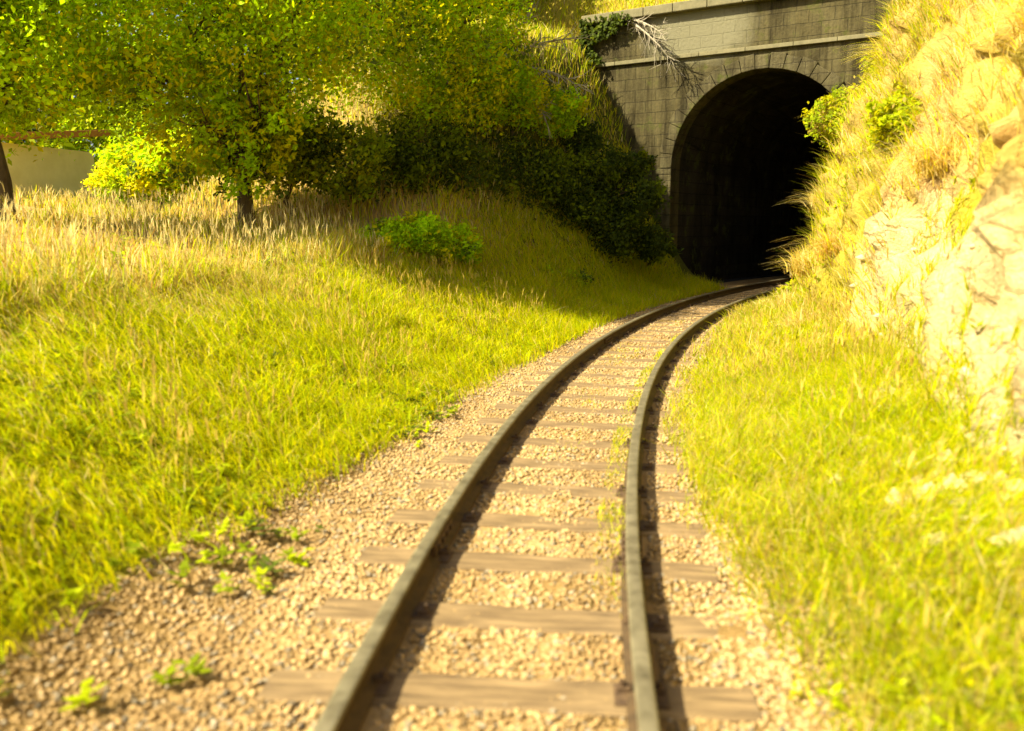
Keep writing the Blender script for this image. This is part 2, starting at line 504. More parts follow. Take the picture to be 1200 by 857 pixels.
hs = np.concatenate([np.linspace(S_P + 0.42, S_P + 12, 90), np.linspace(S_P + 12.6, S_P + 60, 30)])
ht = np.concatenate([np.linspace(-70, -14, 23)[:-1], np.linspace(-14, 10, 170)[:-1], np.linspace(10, 30, 20)])
S, T = np.meshgrid(hs, ht, indexing='ij')
Zh = hill(S, T)
X, Y = st2xy(S, T)
nb = fbm(S * 0.8, T * 0.8)
hc = lerp3(np.zeros(S.shape + (3,)) + GREEN * 0.8, np.zeros(S.shape + (3,)) + STRAW, np.clip(0.5 + 2 * nb, 0, 1))
me = grid_mesh('hill', np.stack([X, Y, Zh], -1), col=np.concatenate([hc, 0 * hc[..., :1]], -1))
me.flip_normals()
link('hill', me, M['soil'], kind='structure')

# ------------------------------------------------------------------ track bed
bs = np.linspace(-14, 52, 530); bt = np.linspace(-2.2, 1.75, 66)
S, T = np.meshgrid(bs, bt, indexing='ij')
X, Y = st2xy(S, T)
tw = np.abs(T)
Zb = GR - 0.022 + 0.012 * fbm(S * 6, T * 6) * 2 - 0.32 * sstep(0.0, 0.35, tw + 0.3 * fbm(S, T + 4) - np.where(T > 0, edge_in(S), edge_out(S)))
Zb = np.where(S > S_P + 0.3, GR - 0.03 - 0.0 * T, Zb)
uv = np.stack([S, T], -1)
me = grid_mesh('track_bed', np.stack([X, Y, Zb], -1), uv=uv)
me.flip_normals()
link('track_bed', me, M['bed'], kind='structure')

# loose stones ---------------------------------------------------------------
ico = np.array([[0, 0, 1], [1, 0, 0.1], [0.3, 0.95, -0.05], [-0.8, 0.6, 0.1], [-0.8, -0.6, -0.1], [0.3, -0.95, 0.1], [0, 0, -1]], float)
icf = np.array([[0, 1, 2], [0, 2, 3], [0, 3, 4], [0, 4, 5], [0, 5, 1], [6, 2, 1], [6, 3, 2], [6, 4, 3], [6, 5, 4], [6, 1, 5]])


def bed_z(s, t):
    return GR - 0.02 - 0.32 * sstep(1.7, 2.0, np.abs(t) + 0.3 * fbm(s, t + 4))


def stones(n, s0, s1, size0, size1, seed):
    g = np.random.default_rng(seed)
    s = s0 + (s1 - s0) * g.random(n) ** 1.25
    t = g.uniform(-1.9, 1.3, n)
    gap = (np.abs(np.abs(t) - 0.53) > 0.065) & ~((np.abs(((s + 2.0) / 0.62 + 0.5) % 1 - 0.5) < 0.155) & (np.abs(t) < 0.9) & (g.random(n) < 0.15 + 0.9 * (fbm(s * 2.3, t * 2.3 + 30) > 0.05))) & (t > -edge_out(s) - 0.15) & (t < edge_in(s) + 0.2)
    s, t = s[gap], t[gap]; n = len(s)
    x, y = st2xy(s, t)
    r = size0 + (size1 - size0) * g.random(n) ** 1.8
    z = np.maximum(bed_z(s, t), terrain(s, t)) + r * 0.15
    ang = g.uniform(0, 2 * math.pi, n); ca, sa = np.cos(ang), np.sin(ang)
    p = ico[None] * (r[:, None, None] * g.uniform(0.7, 1.25, (n, 7, 1))) * np.stack([g.uniform(0.8, 1.4, n), g.uniform(0.7, 1.1, n), g.uniform(0.45, 0.8, n)], -1)[:, None, :]
    q = np.stack([p[..., 0] * ca[:, None] - p[..., 1] * sa[:, None], p[..., 0] * sa[:, None] + p[..., 1] * ca[:, None], p[..., 2]], -1)
    q += np.stack([x, y, z], -1)[:, None, :]
    f = icf[None] + (np.arange(n) * 7)[:, None, None]
    band = fbm(s * 0.5, t * 3.2)
    base = lerp3(np.zeros((n, 3)) + [0.28, 0.185, 0.07], np.zeros((n, 3)) + [0.44, 0.305, 0.13], np.clip(0.5 + 2.2 * band + g.normal(0, 0.25, n), 0, 1))
    gy = g.random(n); base = np.where((gy < 0.16)[:, None], np.array([0.30, 0.25, 0.16]) * g.uniform(0.5, 1.2, (n, 1)), base); base = base * g.uniform(0.72, 1.22, (n, 1))
    return q.reshape(-1, 3), f.reshape(-1, 3), np.repeat(base, 7, 0)


v1, f1, c1 = stones(85000, 0.8, 11, 0.008, 0.021, 1)
v2, f2, c2 = stones(34000, 9, S_P + 1, 0.011, 0.026, 2)
me = np_mesh('ballast', np.concatenate([v1, v2]), np.concatenate([f1, f2 + len(v1)]), False, np.concatenate([c1, c2]))
link('ballast', me, M['stone'], kind='stuff', label='pale sandy gravel ballast packed between and beside the two rails', cat='ballast')

# broken rock at the foot of the bare cut
def rubble(n, seed):
    g = np.random.default_rng(seed)
    s = g.uniform(2.5, 12, n); f = foot(s); t = f - 0.12 + np.abs(g.normal(0, 0.17, n)) * np.where(g.random(n) < 0.6, -1, 1)
    x, y = st2xy(s, t); r = 0.012 + 0.085 * g.random(n) ** 3.5; z = terrain(s, t) + r * 0.2
    p = ico[None] * (r[:, None, None] * g.uniform(0.65, 1.3, (n, 7, 1))) * [1.2, 0.9, 0.75]
    a = g.uniform(0, 6.28, n); ca, sa = np.cos(a)[:, None], np.sin(a)[:, None]
    q = np.stack([p[..., 0] * ca - p[..., 1] * sa, p[..., 0] * sa + p[..., 1] * ca, p[..., 2]], -1) + np.stack([x, y, z], -1)[:, None, :]
    return q.reshape(-1, 3), (icf[None] + (np.arange(n) * 7)[:, None, None]).reshape(-1, 3), np.repeat(CREAM * g.uniform(0.6, 1.05, (n, 1)), 7, 0)
v1, f1, c1 = rubble(1500, 9)
link('rubble', np_mesh('rubble', v1, f1, False, c1), M['stone'], kind='stuff', label='broken cream stone fallen along the foot of the bare cut', cat='rubble')

# ------------------------------------------------------------------ railway track
track = link('railway_track', None, label='narrow gauge railway track curving across the gravel into the dark tunnel', cat='railway track')
RS = np.linspace(-12, 50, 420)


def sweep(name, prof, off, mat, parent, smooth=False):
    prof = np.array(prof)
    n = len(prof)
    P = np.zeros((len(RS), n + 1, 3))
    for j in range(n + 1):
        dt, z = prof[j % n]
        x, y = st2xy(RS, off + dt)
        P[:, j] = np.stack([x, y, np.full(len(RS), z)], -1)
    me = grid_mesh(name, P, smooth)
    return link(name, me, mat, parent)


body = [(-0.058, -0.136), (-0.058, -0.128), (-0.016, -0.114), (-0.009, -0.10), (-0.009, -0.045), (-0.028, -0.036), (-0.034, -0.0085), (0.034, -0.0085), (0.028, -0.036), (0.009, -0.045), (0.009, -0.10), (0.016, -0.114), (0.058, -0.128), (0.058, -0.136)]
head = [(-0.0345, -0.020), (-0.0345, -0.006), (-0.029, -0.0015), (-0.02, 0.0), (0.02, 0.0), (0.029, -0.0015), (0.0345, -0.006), (0.0345, -0.020)]
for side in (-1, 1):
    ra = sweep('rail', body, (side * 0.52 - 0.02), M['rail'], track)
    sweep('running_surface', head, (side * 0.52 - 0.02), M['head'], ra, True)
    for sj in (4.35, 12.4, 20.5):
        for fs_ in (-1, 1):
            m = MB(); hx, hy = heading(sj); x, y = st2xy(sj, (side * 0.52 - 0.02) + fs_ * 0.022)
            Mr = Matrix.Rotation(math.atan2(-hx, hy), 3, 'Z')
            m.box((float(x), float(y), -0.075), (0.024, 0.42, 0.062), Mr)
            for q in (-0.15, -0.05, 0.05, 0.15):
                c_ = Vector((float(x), float(y), -0.075)) + Mr @ Vector((fs_ * 0.018, q, 0))
                m.box(c_, (0.022, 0.026, 0.026), Mr)
            m.build('fishplate', M['iron'], ra, bevel=0.002)

# sleepers, mostly sunk in the ballast
def sleeper_mesh(k):
    g = np.random.default_rng(50 + k)
    m = MB()
    n = 12
    L = 0.92
    for i in range(n + 1):
        x = -L + 2 * L * i / n
        j = g.normal(0, 0.004, 6)
        for (y, z) in ((-0.11 + j[0], -0.20), (-0.115 + j[1], -0.146 + j[2] * 0.5), (-0.10 + j[1], -0.136 + j[2] * 0.5), (0.10 + j[3], -0.136 + j[4] * 0.5), (0.115 + j[3], -0.146 + j[4] * 0.5), (0.11 + j[5], -0.20)):
            m.v.append(Vector((x, y, z)))
    for i in range(n):
        for q in range(6):
            a = i * 6 + q; b2 = i * 6 + (q + 1) % 6
            m.f.append([a, b2, b2 + 6, a + 6])
    m.f.append([5, 4, 3, 2, 1, 0]); m.f.append([n * 6 + q for q in range(6)])
    me = bpy.data.meshes.new('sleeper'); me.from_pydata([tuple(p) for p in m.v], [], m.f)
    me.materials.append(M['sleeper'])
    return me


def clip_mesh():
    m = MB()
    m.box((0, 0, -0.132), (0.20, 0.15, 0.012))
    for sx_ in (-1, 1):
        m.box((sx_ * 0.062, 0.03, -0.118), (0.05, 0.045, 0.02))
        m.tube([(sx_ * 0.07, 0.03, -0.115), (sx_ * 0.07, 0.03, -0.085)], [0.013, 0.012], 6)
    me = bpy.data.meshes.new('rail_fastening'); me.from_pydata([tuple(p) for p in m.v], [], m.f); me.materials.append(M['iron'])
    return me


sm = [sleeper_mesh(k) for k in range(5)]
cm_ = clip_mesh()
nsl = 0
s = -2.0
while s < 30:
    x, y = st2xy(s, 0.0); hx, hy = heading(s)
    o = link('sleeper', sm[nsl % 5], None, track)
    o.location = (x, y, random.uniform(-0.004, 0.002)); o.rotation_euler = (0, 0, math.atan2(-hx, hy) + random.uniform(-0.02, 0.02) + (math.pi if nsl % 2 else 0))
    if s < 20:
        for sd_ in (-1, 1):
            c = link('rail_fastening', cm_, None, o)
            c.location = (sd_ * 0.52 - 0.02, 0, 0)
    nsl += 1
    s += 0.62

# ------------------------------------------------------------------ tunnel portal
px_, py_ = st2xy(S_P, 0.0); hx, hy = heading(S_P)
PR = math.atan2(-hx, hy)
portal = link('tunnel_portal', None, label='weathered grey stone tunnel portal with a tall arched opening over the track', cat='tunnel portal')
portal.location = (px_, py_, 0); portal.rotation_euler = (0, 0, PR)   # local +x = right, +y = into the tunnel
HW, SPR, TOP, OX = 2.4, 3.10, 5.5, -0.5      # half width, springing height, crown height


def arch_pts(hw, top, z0, n=28):
    pts = [(OX - hw, z0)]
    pts += [(OX - hw * math.cos(math.pi * i / n), SPR + (top - SPR) * math.sin(math.pi * i / n)) for i in range(n + 1)]
    pts += [(OX + hw, z0)]
    return pts


def wall_with_arch(name, hw, top, xl, xr, zt, y0, y1, mat, parent):
    inner = arch_pts(hw, top, -0.5)
    n = len(inner)
    outer = []
    for i, (x, z) in enumerate(inner):
        if i == 0: outer.append((xl, -0.5))
        elif i == n - 1: outer.append((xr, -0.5))
        else:
            a = math.pi * (i - 1) / (n - 3)
            dx, dz = -math.cos(a), math.sin(a)
            if abs(dx) < 1e-6: outer.append((OX, zt)); continue
            kx = ((xl if dx < 0 else xr) - OX) / dx
            kz = (zt - SPR) / dz if dz > 1e-6 else 1e9
            k = min(kx, kz)
            outer.append((OX + dx * k, SPR + dz * k))
    # corner fix: snap the ones closest to the top corners
    for cx in (xl, xr):
        j = min(range(n), key=lambda q: (outer[q][0] - cx) ** 2 + (outer[q][1] - zt) ** 2)
        outer[j] = (cx, zt)
    m = MB()
    for y in (y0, y1):
        for (x, z) in inner: m.v.append(Vector((x, y, z)))
        for (x, z) in outer: m.v.append(Vector((x, y, z)))
    for i in range(n - 1):
        a, b_, c, d = i, i + 1, n + i + 1, n + i
        m.f.append([a, b_, c, d]); m.f.append([2 * n + a, 2 * n + d, 2 * n + c, 2 * n + b_])
        m.f.append([a, 2 * n + a, 2 * n + b_, b_]); m.f.append([d, c, 2 * n + c, 2 * n + d])
    return m.build(name, mat, parent)


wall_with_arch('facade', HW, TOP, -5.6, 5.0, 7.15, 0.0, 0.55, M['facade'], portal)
# arch ring of separate voussoirs, one part
m = MB()
nv = 21
for i in range(nv):
    a0 = math.pi * i / nv + 0.0022; a1 = math.pi * (i + 1) / nv - 0.0022
    b = len(m.v)
    for y in (-0.07, 0.3):
        for a, k in ((a0, 0), (a0, 1), (a1, 1), (a1, 0)):
            e = 0.34 * k + (0.05 * k if i % 2 else 0)
            m.v.append(Vector((OX - (HW + e) * math.cos(a), y, SPR + (TOP - SPR + e) * math.sin(a))))
    for q in ((0, 1, 2, 3), (7, 6, 5, 4), (0, 4, 5, 1), (1, 5, 6, 2), (2, 6, 7, 3), (3, 7, 4, 0)): m.f.append([b + k for k in q])
m.build('arch_ring', M['ring'], portal, bevel=0.018)
for sd_ in (-1, 1):
    m = MB()
    z = -0.4; i = 0
    while z < SPR - 0.05:
        hgt = min(0.37, SPR - z - 0.006)
        wdt = 0.46 if i % 2 else 0.36
        m.box((OX + sd_ * (HW + wdt / 2), 0.115, z + hgt / 2), (wdt, 0.36, hgt - 0.012)); z += 0.37; i += 1
    m.build('jamb', M['ring'], portal, bevel=0.012)
m = MB()
x = -5.7
while x < 5.0:
    wd = random.uniform(0.85, 1.1)
    m.box((x + wd / 2, 0.22, 7.27), (wd - 0.012, 0.84, 0.235)); x += wd
m.build('coping', M['coping'], portal, bevel=0.02)
m = MB()
x = -5.6
while x < 4.9:
    wd = random.uniform(0.9, 1.3)
    m.box((x + wd / 2, -0.035, 6.02), (wd - 0.01, 0.09, 0.10)); x += wd
m.build('string_course', M['coping'], portal, bevel=0.01)

# lining: swept along the curve, with a shut far end
ap = arch_pts(HW + 0.04, TOP + 0.04, -0.5, 22)
Ls = np.linspace(S_P + 0.02, S_P + 27, 60)
P = np.zeros((len(Ls), len(ap), 3))
for j, (tx, z) in enumerate(ap):
    x, y = st2xy(Ls, tx)
    nzv = fbm(Ls * 1.5, np.full(len(Ls), z + tx)) * 0.12
    P[:, j] = np.stack([x, y, np.full(len(Ls), z) + nzv * (z > 3)], -1)
P[:, :, :2] -= [px_, py_]
ca, sa = math.cos(-PR), math.sin(-PR)
XX = P[..., 0] * ca - P[..., 1] * sa; YY = P[..., 0] * sa + P[..., 1] * ca
P[..., 0], P[..., 1] = XX, YY
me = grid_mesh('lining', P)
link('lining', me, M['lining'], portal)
m = MB(); e = P[-1]
for p in e: m.v.append(Vector(p))
m.f.append(list(range(len(e))))
m.build('end_wall', M['lining'], portal)
# rock mass floor inside
fs = np.linspace(S_P + 0.4, S_P + 27.2, 40); ft = np.linspace(-3.2, 2.3, 8)
S, T = np.meshgrid(fs, ft, indexing='ij'); X, Y = st2xy(S, T)
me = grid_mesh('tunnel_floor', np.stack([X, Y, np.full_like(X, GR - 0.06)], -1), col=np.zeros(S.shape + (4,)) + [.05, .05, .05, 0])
me.flip_normals()
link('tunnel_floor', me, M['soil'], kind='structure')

# ------------------------------------------------------------------ shed beyond the yard
shed = link('railway_shed', None, label='low pale grey shed with a rust brown roof edge beyond the dry yard', cat='shed')
shed.location = (-14.7, 23.6, 1.45); shed.rotation_euler = (0, 0, R(-14))
m = MB(); m.box((0, 0, 0.75), (5.4, 3.2, 2.7)); m.build('wall', M['shed'], shed)
m = MB()
b = len(m.v)
for (y, z) in ((-1.95, 2.1), (-1.95, 2.28), (1.95, 2.75), (1.95, 2.57)):
    m.v.append(Vector((-3.05, y, z)))
for (y, z) in ((-1.95, 2.1), (-1.95, 2.28), (1.95, 2.75), (1.95, 2.57)):
    m.v.append(Vector((3.05, y, z)))
for q in ((0, 1, 2, 3), (7, 6, 5, 4), (0, 4, 5, 1), (1, 5, 6, 2), (2, 6, 7, 3), (3, 7, 4, 0)): m.f.append(list(q))
rf = m.build('roof', M['roof'], shed, bevel=0.01)
m = MB(); m.box((-0.2, -1.615, 0.75), (0.95, 0.05, 2.0)); dr = m.build('door', M['timber'], shed)
m = MB(); m.box((0.15, -1.66, 0.75), (0.03, 0.05, 0.16)); m.build('handle', M['iron'], dr)
m = MB()
for dx in (-1, 1): m.box((-1.75 + dx * 0.42, -1.62, 1.25), (0.07, 0.06, 0.9))
for dz in (-1, 1): m.box((-1.75, -1.62, 1.25 + dz * 0.42), (0.77, 0.055, 0.07))
wf = m.build('window', M['timber'], shed)
m = MB(); m.box((-1.75, -1.607, 1.25), (0.8, 0.02, 0.8)); m.build('pane', M['glass'], wf)


# ------------------------------------------------------------------ vegetation
def blades(x, y, z, hgt, wid, lean, leandir, col, g, segs=2, droop=0.5):
    """one bent blade per point; arrays. Returns verts, quads (tip collapsed to a short edge)"""
    n = len(x)
    a = g.uniform(0, 2 * math.pi, n)
    wx, wy = np.cos(a) * wid / 2, np.sin(a) * wid / 2
    V = []
    for k in range(segs + 1):
        u = k / segs
        off = lean * u ** 1.7 * hgt
        zz = z + hgt * (u - droop * np.clip(lean, 0, 2) * u ** 2.2 * 0.6)
        ww = (1 - u) ** 0.7 * 0.9 + 0.1
        cx = x + np.cos(leandir) * off; cy = y + np.sin(leandir) * off
        V.append(np.stack([cx - wx * ww, cy - wy * ww, zz], -1)); V.append(np.stack([cx + wx * ww, cy + wy * ww, zz], -1))
    V = np.stack(V, 1)
    nvp = 2 * (segs + 1)
    F = []
    for k in range(segs): F.append([2 * k, 2 * k + 1, 2 * k + 3, 2 * k + 2])
    F = np.array(F)[None] + (np.arange(n) * nvp)[:, None, None]
    C = np.repeat(col, nvp, 0).reshape(n, nvp, 3)
    return V.reshape(-1, 3), F.reshape(-1, 4), C.reshape(-1, 3)


def surf(s, t):
    """world point of the front ground sheet at (s, t), with the sideways push included"""
    z = terrain(s, t)
    push = (fbm(s * 1.1, z * 1.3 + 11) * 0.6 + fbm(s * 3.5, z * 4 + 3) * 0.22 - np.abs(fbm(s * 2.2 + 4, z * 3.1)) * 0.55 + np.round(fbm(s * 1.6 + 9, z * 2.3 + s * 0.5) * 7) / 7 * 0.3) * sstep(0.1, 0.9, z) * (t > 1.8)
    t2 = t + push * (1 - sstep(10, 20, t))
    x, y = st2xy(s, t2)
    return x, y, z


LIME = np.array([0.45, 0.54, 0.003]); YEL = np.array([0.64, 0.60, 0.003]); STR = np.array([0.60, 0.47, 0.10]); PALE = np.array([0.68, 0.58, 0.25]); DG = np.array([0.06, 0.085, 0.008]); ORG = np.array([0.50, 0.32, 0.06]); MIDG = np.array([0.24, 0.31, 0.005])


def pick(cols, w, n, g):
    w = np.asarray(w, float)
    if w.ndim == 1: idx = g.choice(len(cols), n, p=w / w.sum())
    else:
        cw = np.cumsum(w / w.sum(1, keepdims=True), 1)
        idx = (g.random(n)[:, None] > cw).sum(1).clip(0, len(cols) - 1)
    c = np.array(cols)[idx] * g.uniform(0.8, 1.2, (n, 1))
    return c


class Sward:
    def __init__(self): self.v = []; self.f = []; self.c = []; self.n = 0
    def add(self, V, F, C):
        self.v.append(V); self.f.append(F + self.n); self.c.append(C); self.n += len(V)
    def mesh(self, name): return np_mesh(name, np.concatenate(self.v), np.concatenate(self.f), False, np.concatenate(self.c))


g = np.random.default_rng(21)
SW = Sward()


def patch(n, s0, s1, t0, t1, h0, h1, wid, cols, wfun, keep=None, lean=(0.1, 0.6), pw=1.0, leanbias=None):
    s = s0 + (s1 - s0) * g.random(n) ** pw
    t = g.uniform(t0, t1, n)
    if keep is not None:
        k = g.random(n) < keep(s, t); s, t = s[k], t[k]
    n = len(s)
    x, y, z = surf(s, t)
    z = z - 0.012
    hgt = (h0 + (h1 - h0) * g.random(n) ** 1.6) * (0.45 + 1.25 * (fbm(s * 1.2, t * 1.2) + 0.5))
    ld = g.uniform(0, 2 * math.pi, n)
    if leanbias == 'along':      # laid over by the draught of passing trains, in swathes
        leanbias = math.pi / 2 - (s - CY) / RAD + math.pi + 1.6 * fbm(s * 0.7, t * 0.9)
        ld = np.where(g.random(n) < 0.8, leanbias + g.normal(0, 0.45, n), ld)
    elif leanbias is not None:
        ld = np.where(g.random(n) < 0.7, leanbias + g.normal(0, 0.5, n) + 3.5 * fbm(s * 0.9, t * 1.1), ld)
    le = g.uniform(lean[0], lean[1], n)
    C = pick(cols, wfun(s, t), n, g)
    wd = wid * g.uniform(0.7, 1.3, n)
    SW.add(*blades(x, y, z, hgt, wd, le, ld, C, g))


cols6 = [LIME, YEL, STR, PALE, MIDG, ORG]
def w_right(s, t):
    k = fbm(s * 0.45, t * 1.6 + 2); q = np.clip(0.5 + 2.4 * k, 0, 1)
    far = sstep(7, 12, s)
    near = 1 - sstep(1.4, 2.0, t + k)
    return np.stack([2.0 + q * 1.6, 2.2 + 0 * s, 0.25 + near * 1.3 + far * 0.4, 0.12 + near * 0.5 + far * 0.2, 0.15 + 0.2 * q, 0.12 + 0.3 * far], 1)
def w_left(s, t):
    w = -t
    k = fbm(s * 0.35 + 9, t * 0.9); q = np.clip(0.5 + 2.6 * k, 0, 1)
    up = sstep(2.4, 5.5, w); yd = 2.8 * sstep(3.5, 5.4, w + 4 * k) * (1 - sstep(15, 19, s - 0.3 * w))
    return np.stack([1.3 + q, 2.2 - up * 0.8, 0.3 + up * (1 - q) * 1.0 + yd, 0.06 + up * 0.25 + 0.6 * yd, 0.3 + up * q * 1.3, 0.10 + up * (1 - q) * 0.5 + 0.6 * yd], 1)
def w_dry(s, t):
    k = fbm(s * 0.5, t * 0.7 + 12); q = np.clip(0.5 + 2.6 * k, 0, 1)
    a = 1 - sstep(8, 12, s + 1.5 * k)
    return np.stack([(0.5 + q * 1.4) * (1 - 0.85 * a), 1.2 * (1 - 0.6 * a) + 0 * q, 1.6 - q + a, 0.9 - 0.6 * q + a, (0.2 + q * 0.3) * (1 - a), 0.7 * (1 - q) + 0.1 + 0.8 * a], 1)

near_keep = lambda s, t: (t < foot(s) + 0.12 + 0.5 * fbm(s * 2, t)) * (0.12 + 0.88 * sstep(0.0, 0.55, t - edge_in(s) + 0.8 * fbm(s * 0.4, t * 3))) * sstep(-0.2, 0.15, t - edge_in(s) + 0.3 * fbm(s * 1.1, t * 3 + 8))
# inner verge
patch(130000, 0.8, 10, 0.7, 3.15, 0.09, 0.26, 0.009, cols6, w_right, near_keep, (0.3, 1.3), pw=1.15, leanbias='along')
patch(60000, 9, S_P - 0.2, 0.7, 2.6, 0.10, 0.30, 0.015, cols6, w_right, near_keep, (0.3, 1.2), leanbias='along')
# outer verge and slope
lk = lambda s, t: sstep(-0.2, 0.35, -t - edge_out(s) + 0.5 * fbm(s * 0.5, t * 2 + 3))
patch(110000, 1.5, 11, -4.6, -1.1, 0.09, 0.26, 0.010, cols6, w_left, lk, (0.3, 1.3), pw=1.1, leanbias='along')
patch(70000, 10, S_P - 0.2, -4.2, -1.1, 0.10, 0.32, 0.016, cols6, w_left, lk, (0.3, 1.2), leanbias='along')
patch(80000, 3, 16, -11, -4.2, 0.15, 0.42, 0.018, cols6, w_left, lambda s, t: (0.25 + 0.75 * (fbm(s * 0.6, t * 0.6) > -0.06)) * (1 - 0.75 * sstep(3.9, 5.6, -t + 3 * fbm(s * 0.5, t * 0.5)) * (1 - sstep(14, 17, s))))
patch(30000, 14, 24, -20, -4, 0.15, 0.45, 0.03, cols6, w_left)
# weeds along the rails, in threads between the stones
patch(9000, 1.0, 16, 0.30, 0.47, 0.03, 0.085, 0.008, [LIME, YEL, MIDG], lambda s, t: np.array([1, 1.2, 0.5]), lambda s, t: np.clip(0.25 + 2.2 * (fbm(s * 0.9, t * 2) + 0.25), 0, 1) * sstep(3, 5.5, s))
patch(2600, 6.0, 16, -0.35, 0.1, 0.03, 0.07, 0.008, [LIME, YEL, STR], lambda s, t: np.array([1, 1.2, 0.5]), lambda s, t: np.clip(fbm(s * 0.9, t * 2) * 4, 0, 1))
# inner bank face: dry hanging grass above the bare cream cut, and thick towards the portal
bk = lambda s, t: (0.3 + 0.7 * sstep(8, 11, s)) * (fbm(s * 2.1, t * 2.1) > -0.16) * np.clip(sstep(8.5, 11.5, s) + sstep(1.75, 2.3, terrain(s, t) + fbm(s, t * 2)), 0, 1) * (t > foot(s) - 0.1)
hx_, hy_ = heading(14)
LB = math.atan2(-(hx_), hy_) + math.pi / 2 + math.pi / 2      # roughly away from the bank, over the track
LB = math.pi + 0.4 * 0 - 0.35
patch(120000, 3, S_P + 0.3, 2.1, 4.8, 0.10, 0.34, 0.012, cols6, w_dry, bk, (0.3, 1.3), leanbias=LB)
patch(36000, 3, S_P + 0.3, 4.5, 12, 0.2, 0.6, 0.03, cols6, w_dry, None, (0.3, 1.2), leanbias=LB)
# hill above the portal
n = 30000
s = g.uniform(S_P + 0.5, S_P + 11, n); t = g.uniform(-13, 8, n)
x, y = st2xy(s, t); z = hill(s, t) - 0.03
SW.add(*blades(x, y, z, g.uniform(0.2, 0.6, n), 0.03 * g.uniform(0.7, 1.3, n), g.uniform(0.2, 1.0, n), g.uniform(0, 6.28, n), pick(cols6, w_dry(s, t), n, g), g))
def seed_heads(n, s0, s1, t0, t1, h0, h1, col, keep=None):
    s = g.uniform(s0, s1, n); t = g.uniform(t0, t1, n)
    k = fbm(s * 0.8, t * 0.8 + 5) > 0.0
    if keep is not None: k &= g.random(n) < keep(s, t)
    s, t = s[k], t[k]; n = len(s)
    x, y, z = surf(s, t); hh = g.uniform(h0, h1, n); ld = g.uniform(0, 6.28, n); le = g.uniform(0.05, 0.35, n)
    C = np.zeros((n, 3)) + col * g.uniform(0.7, 1.15, (n, 1))
    SW.add(*blades(x, y, z, hh, np.full(n, 0.005), le, ld, C, g))
    tx = x + np.cos(ld) * le * hh * 0.9; ty = y + np.sin(ld) * le * hh * 0.9
    for q in range(3):
        SW.add(*blades(tx, ty, z + hh * (0.80 + 0.03 * q), hh * 0.26, 0.013 + 0 * hh, g.uniform(0.1, 0.5, n), ld + g.normal(0, .5, n), C * 1.1, g))
seed_heads(1500, 2.5, 14, -4.5, -1.9, 0.22, 0.48, STR)
seed_heads(900, 2.5, 14, 1.1, 2.7, 0.2, 0.42, STR)
seed_heads(3000, 6, 18, -11, -4, 0.3, 0.6, PALE)
seed_heads(1600, 8, 22, 2.0, 4.2, 0.25, 0.5, STR)


def weeds(n, s0, s1, t0, t1, size, cols, w, keep):
    s = g.uniform(s0, s1, n); t = g.uniform(t0, t1, n); k = g.random(n) < keep(s, t)
    s, t = s[k], t[k]; n = len(s)
    x, y, z = surf(s, t)
    cc = pick(cols, w, n, g); sz = size * g.uniform(0.6, 1.4, n)
    for q in range(9):
        a = g.uniform(0, 6.28, n); rr = sz * g.uniform(0.2, 1.0, n); e = g.uniform(0.1, 0.9, n)
        c0 = np.stack([x, y, z + 0.02], -1) + np.stack([np.cos(a) * rr * 0.5, np.sin(a) * rr * 0.5, e * sz * 0.7], -1)
        dv = np.stack([np.cos(a), np.sin(a), g.uniform(-0.2, 0.6, n)], -1) * (sz * 0.35)[:, None]
        sv = np.stack([-np.sin(a), np.cos(a), 0 * a], -1) * (sz * 0.16)[:, None]
        V = np.stack([c0 - dv, c0 + sv, c0 + dv, c0 - sv], 1).reshape(-1, 3)
        SW.add(V, (np.arange(n) * 4)[:, None] + np.arange(4)[None], np.repeat(cc * g.uniform(0.85, 1.15, (n, 1)), 4, 0))
wk = lambda s, t: np.clip(fbm(s * 1.3 + 6, t * 1.3) * 5, 0, 1)
weeds(2600, 1.5, 14, -4.8, -1.2, 0.10, [LIME, MIDG, DG * 1.6], [2, 2, 1], wk)
weeds(1500, 1.5, 14, 0.9, 2.6, 0.09, [LIME, MIDG, YEL], [2, 1, 1], wk)
weeds(2500, 5, 20, -12, -4.5, 0.16, [LIME, MIDG, DG * 1.6], [1, 2, 1], wk)
weeds(1800, 8, 23, 1.2, 4.2, 0.11, [LIME, MIDG, YEL], [2, 1, 1], wk)
link('grass', SW.mesh('grass'), M['grass'], kind='stuff', label='yellow green and dry straw grass over both banks and verges', cat='grass')


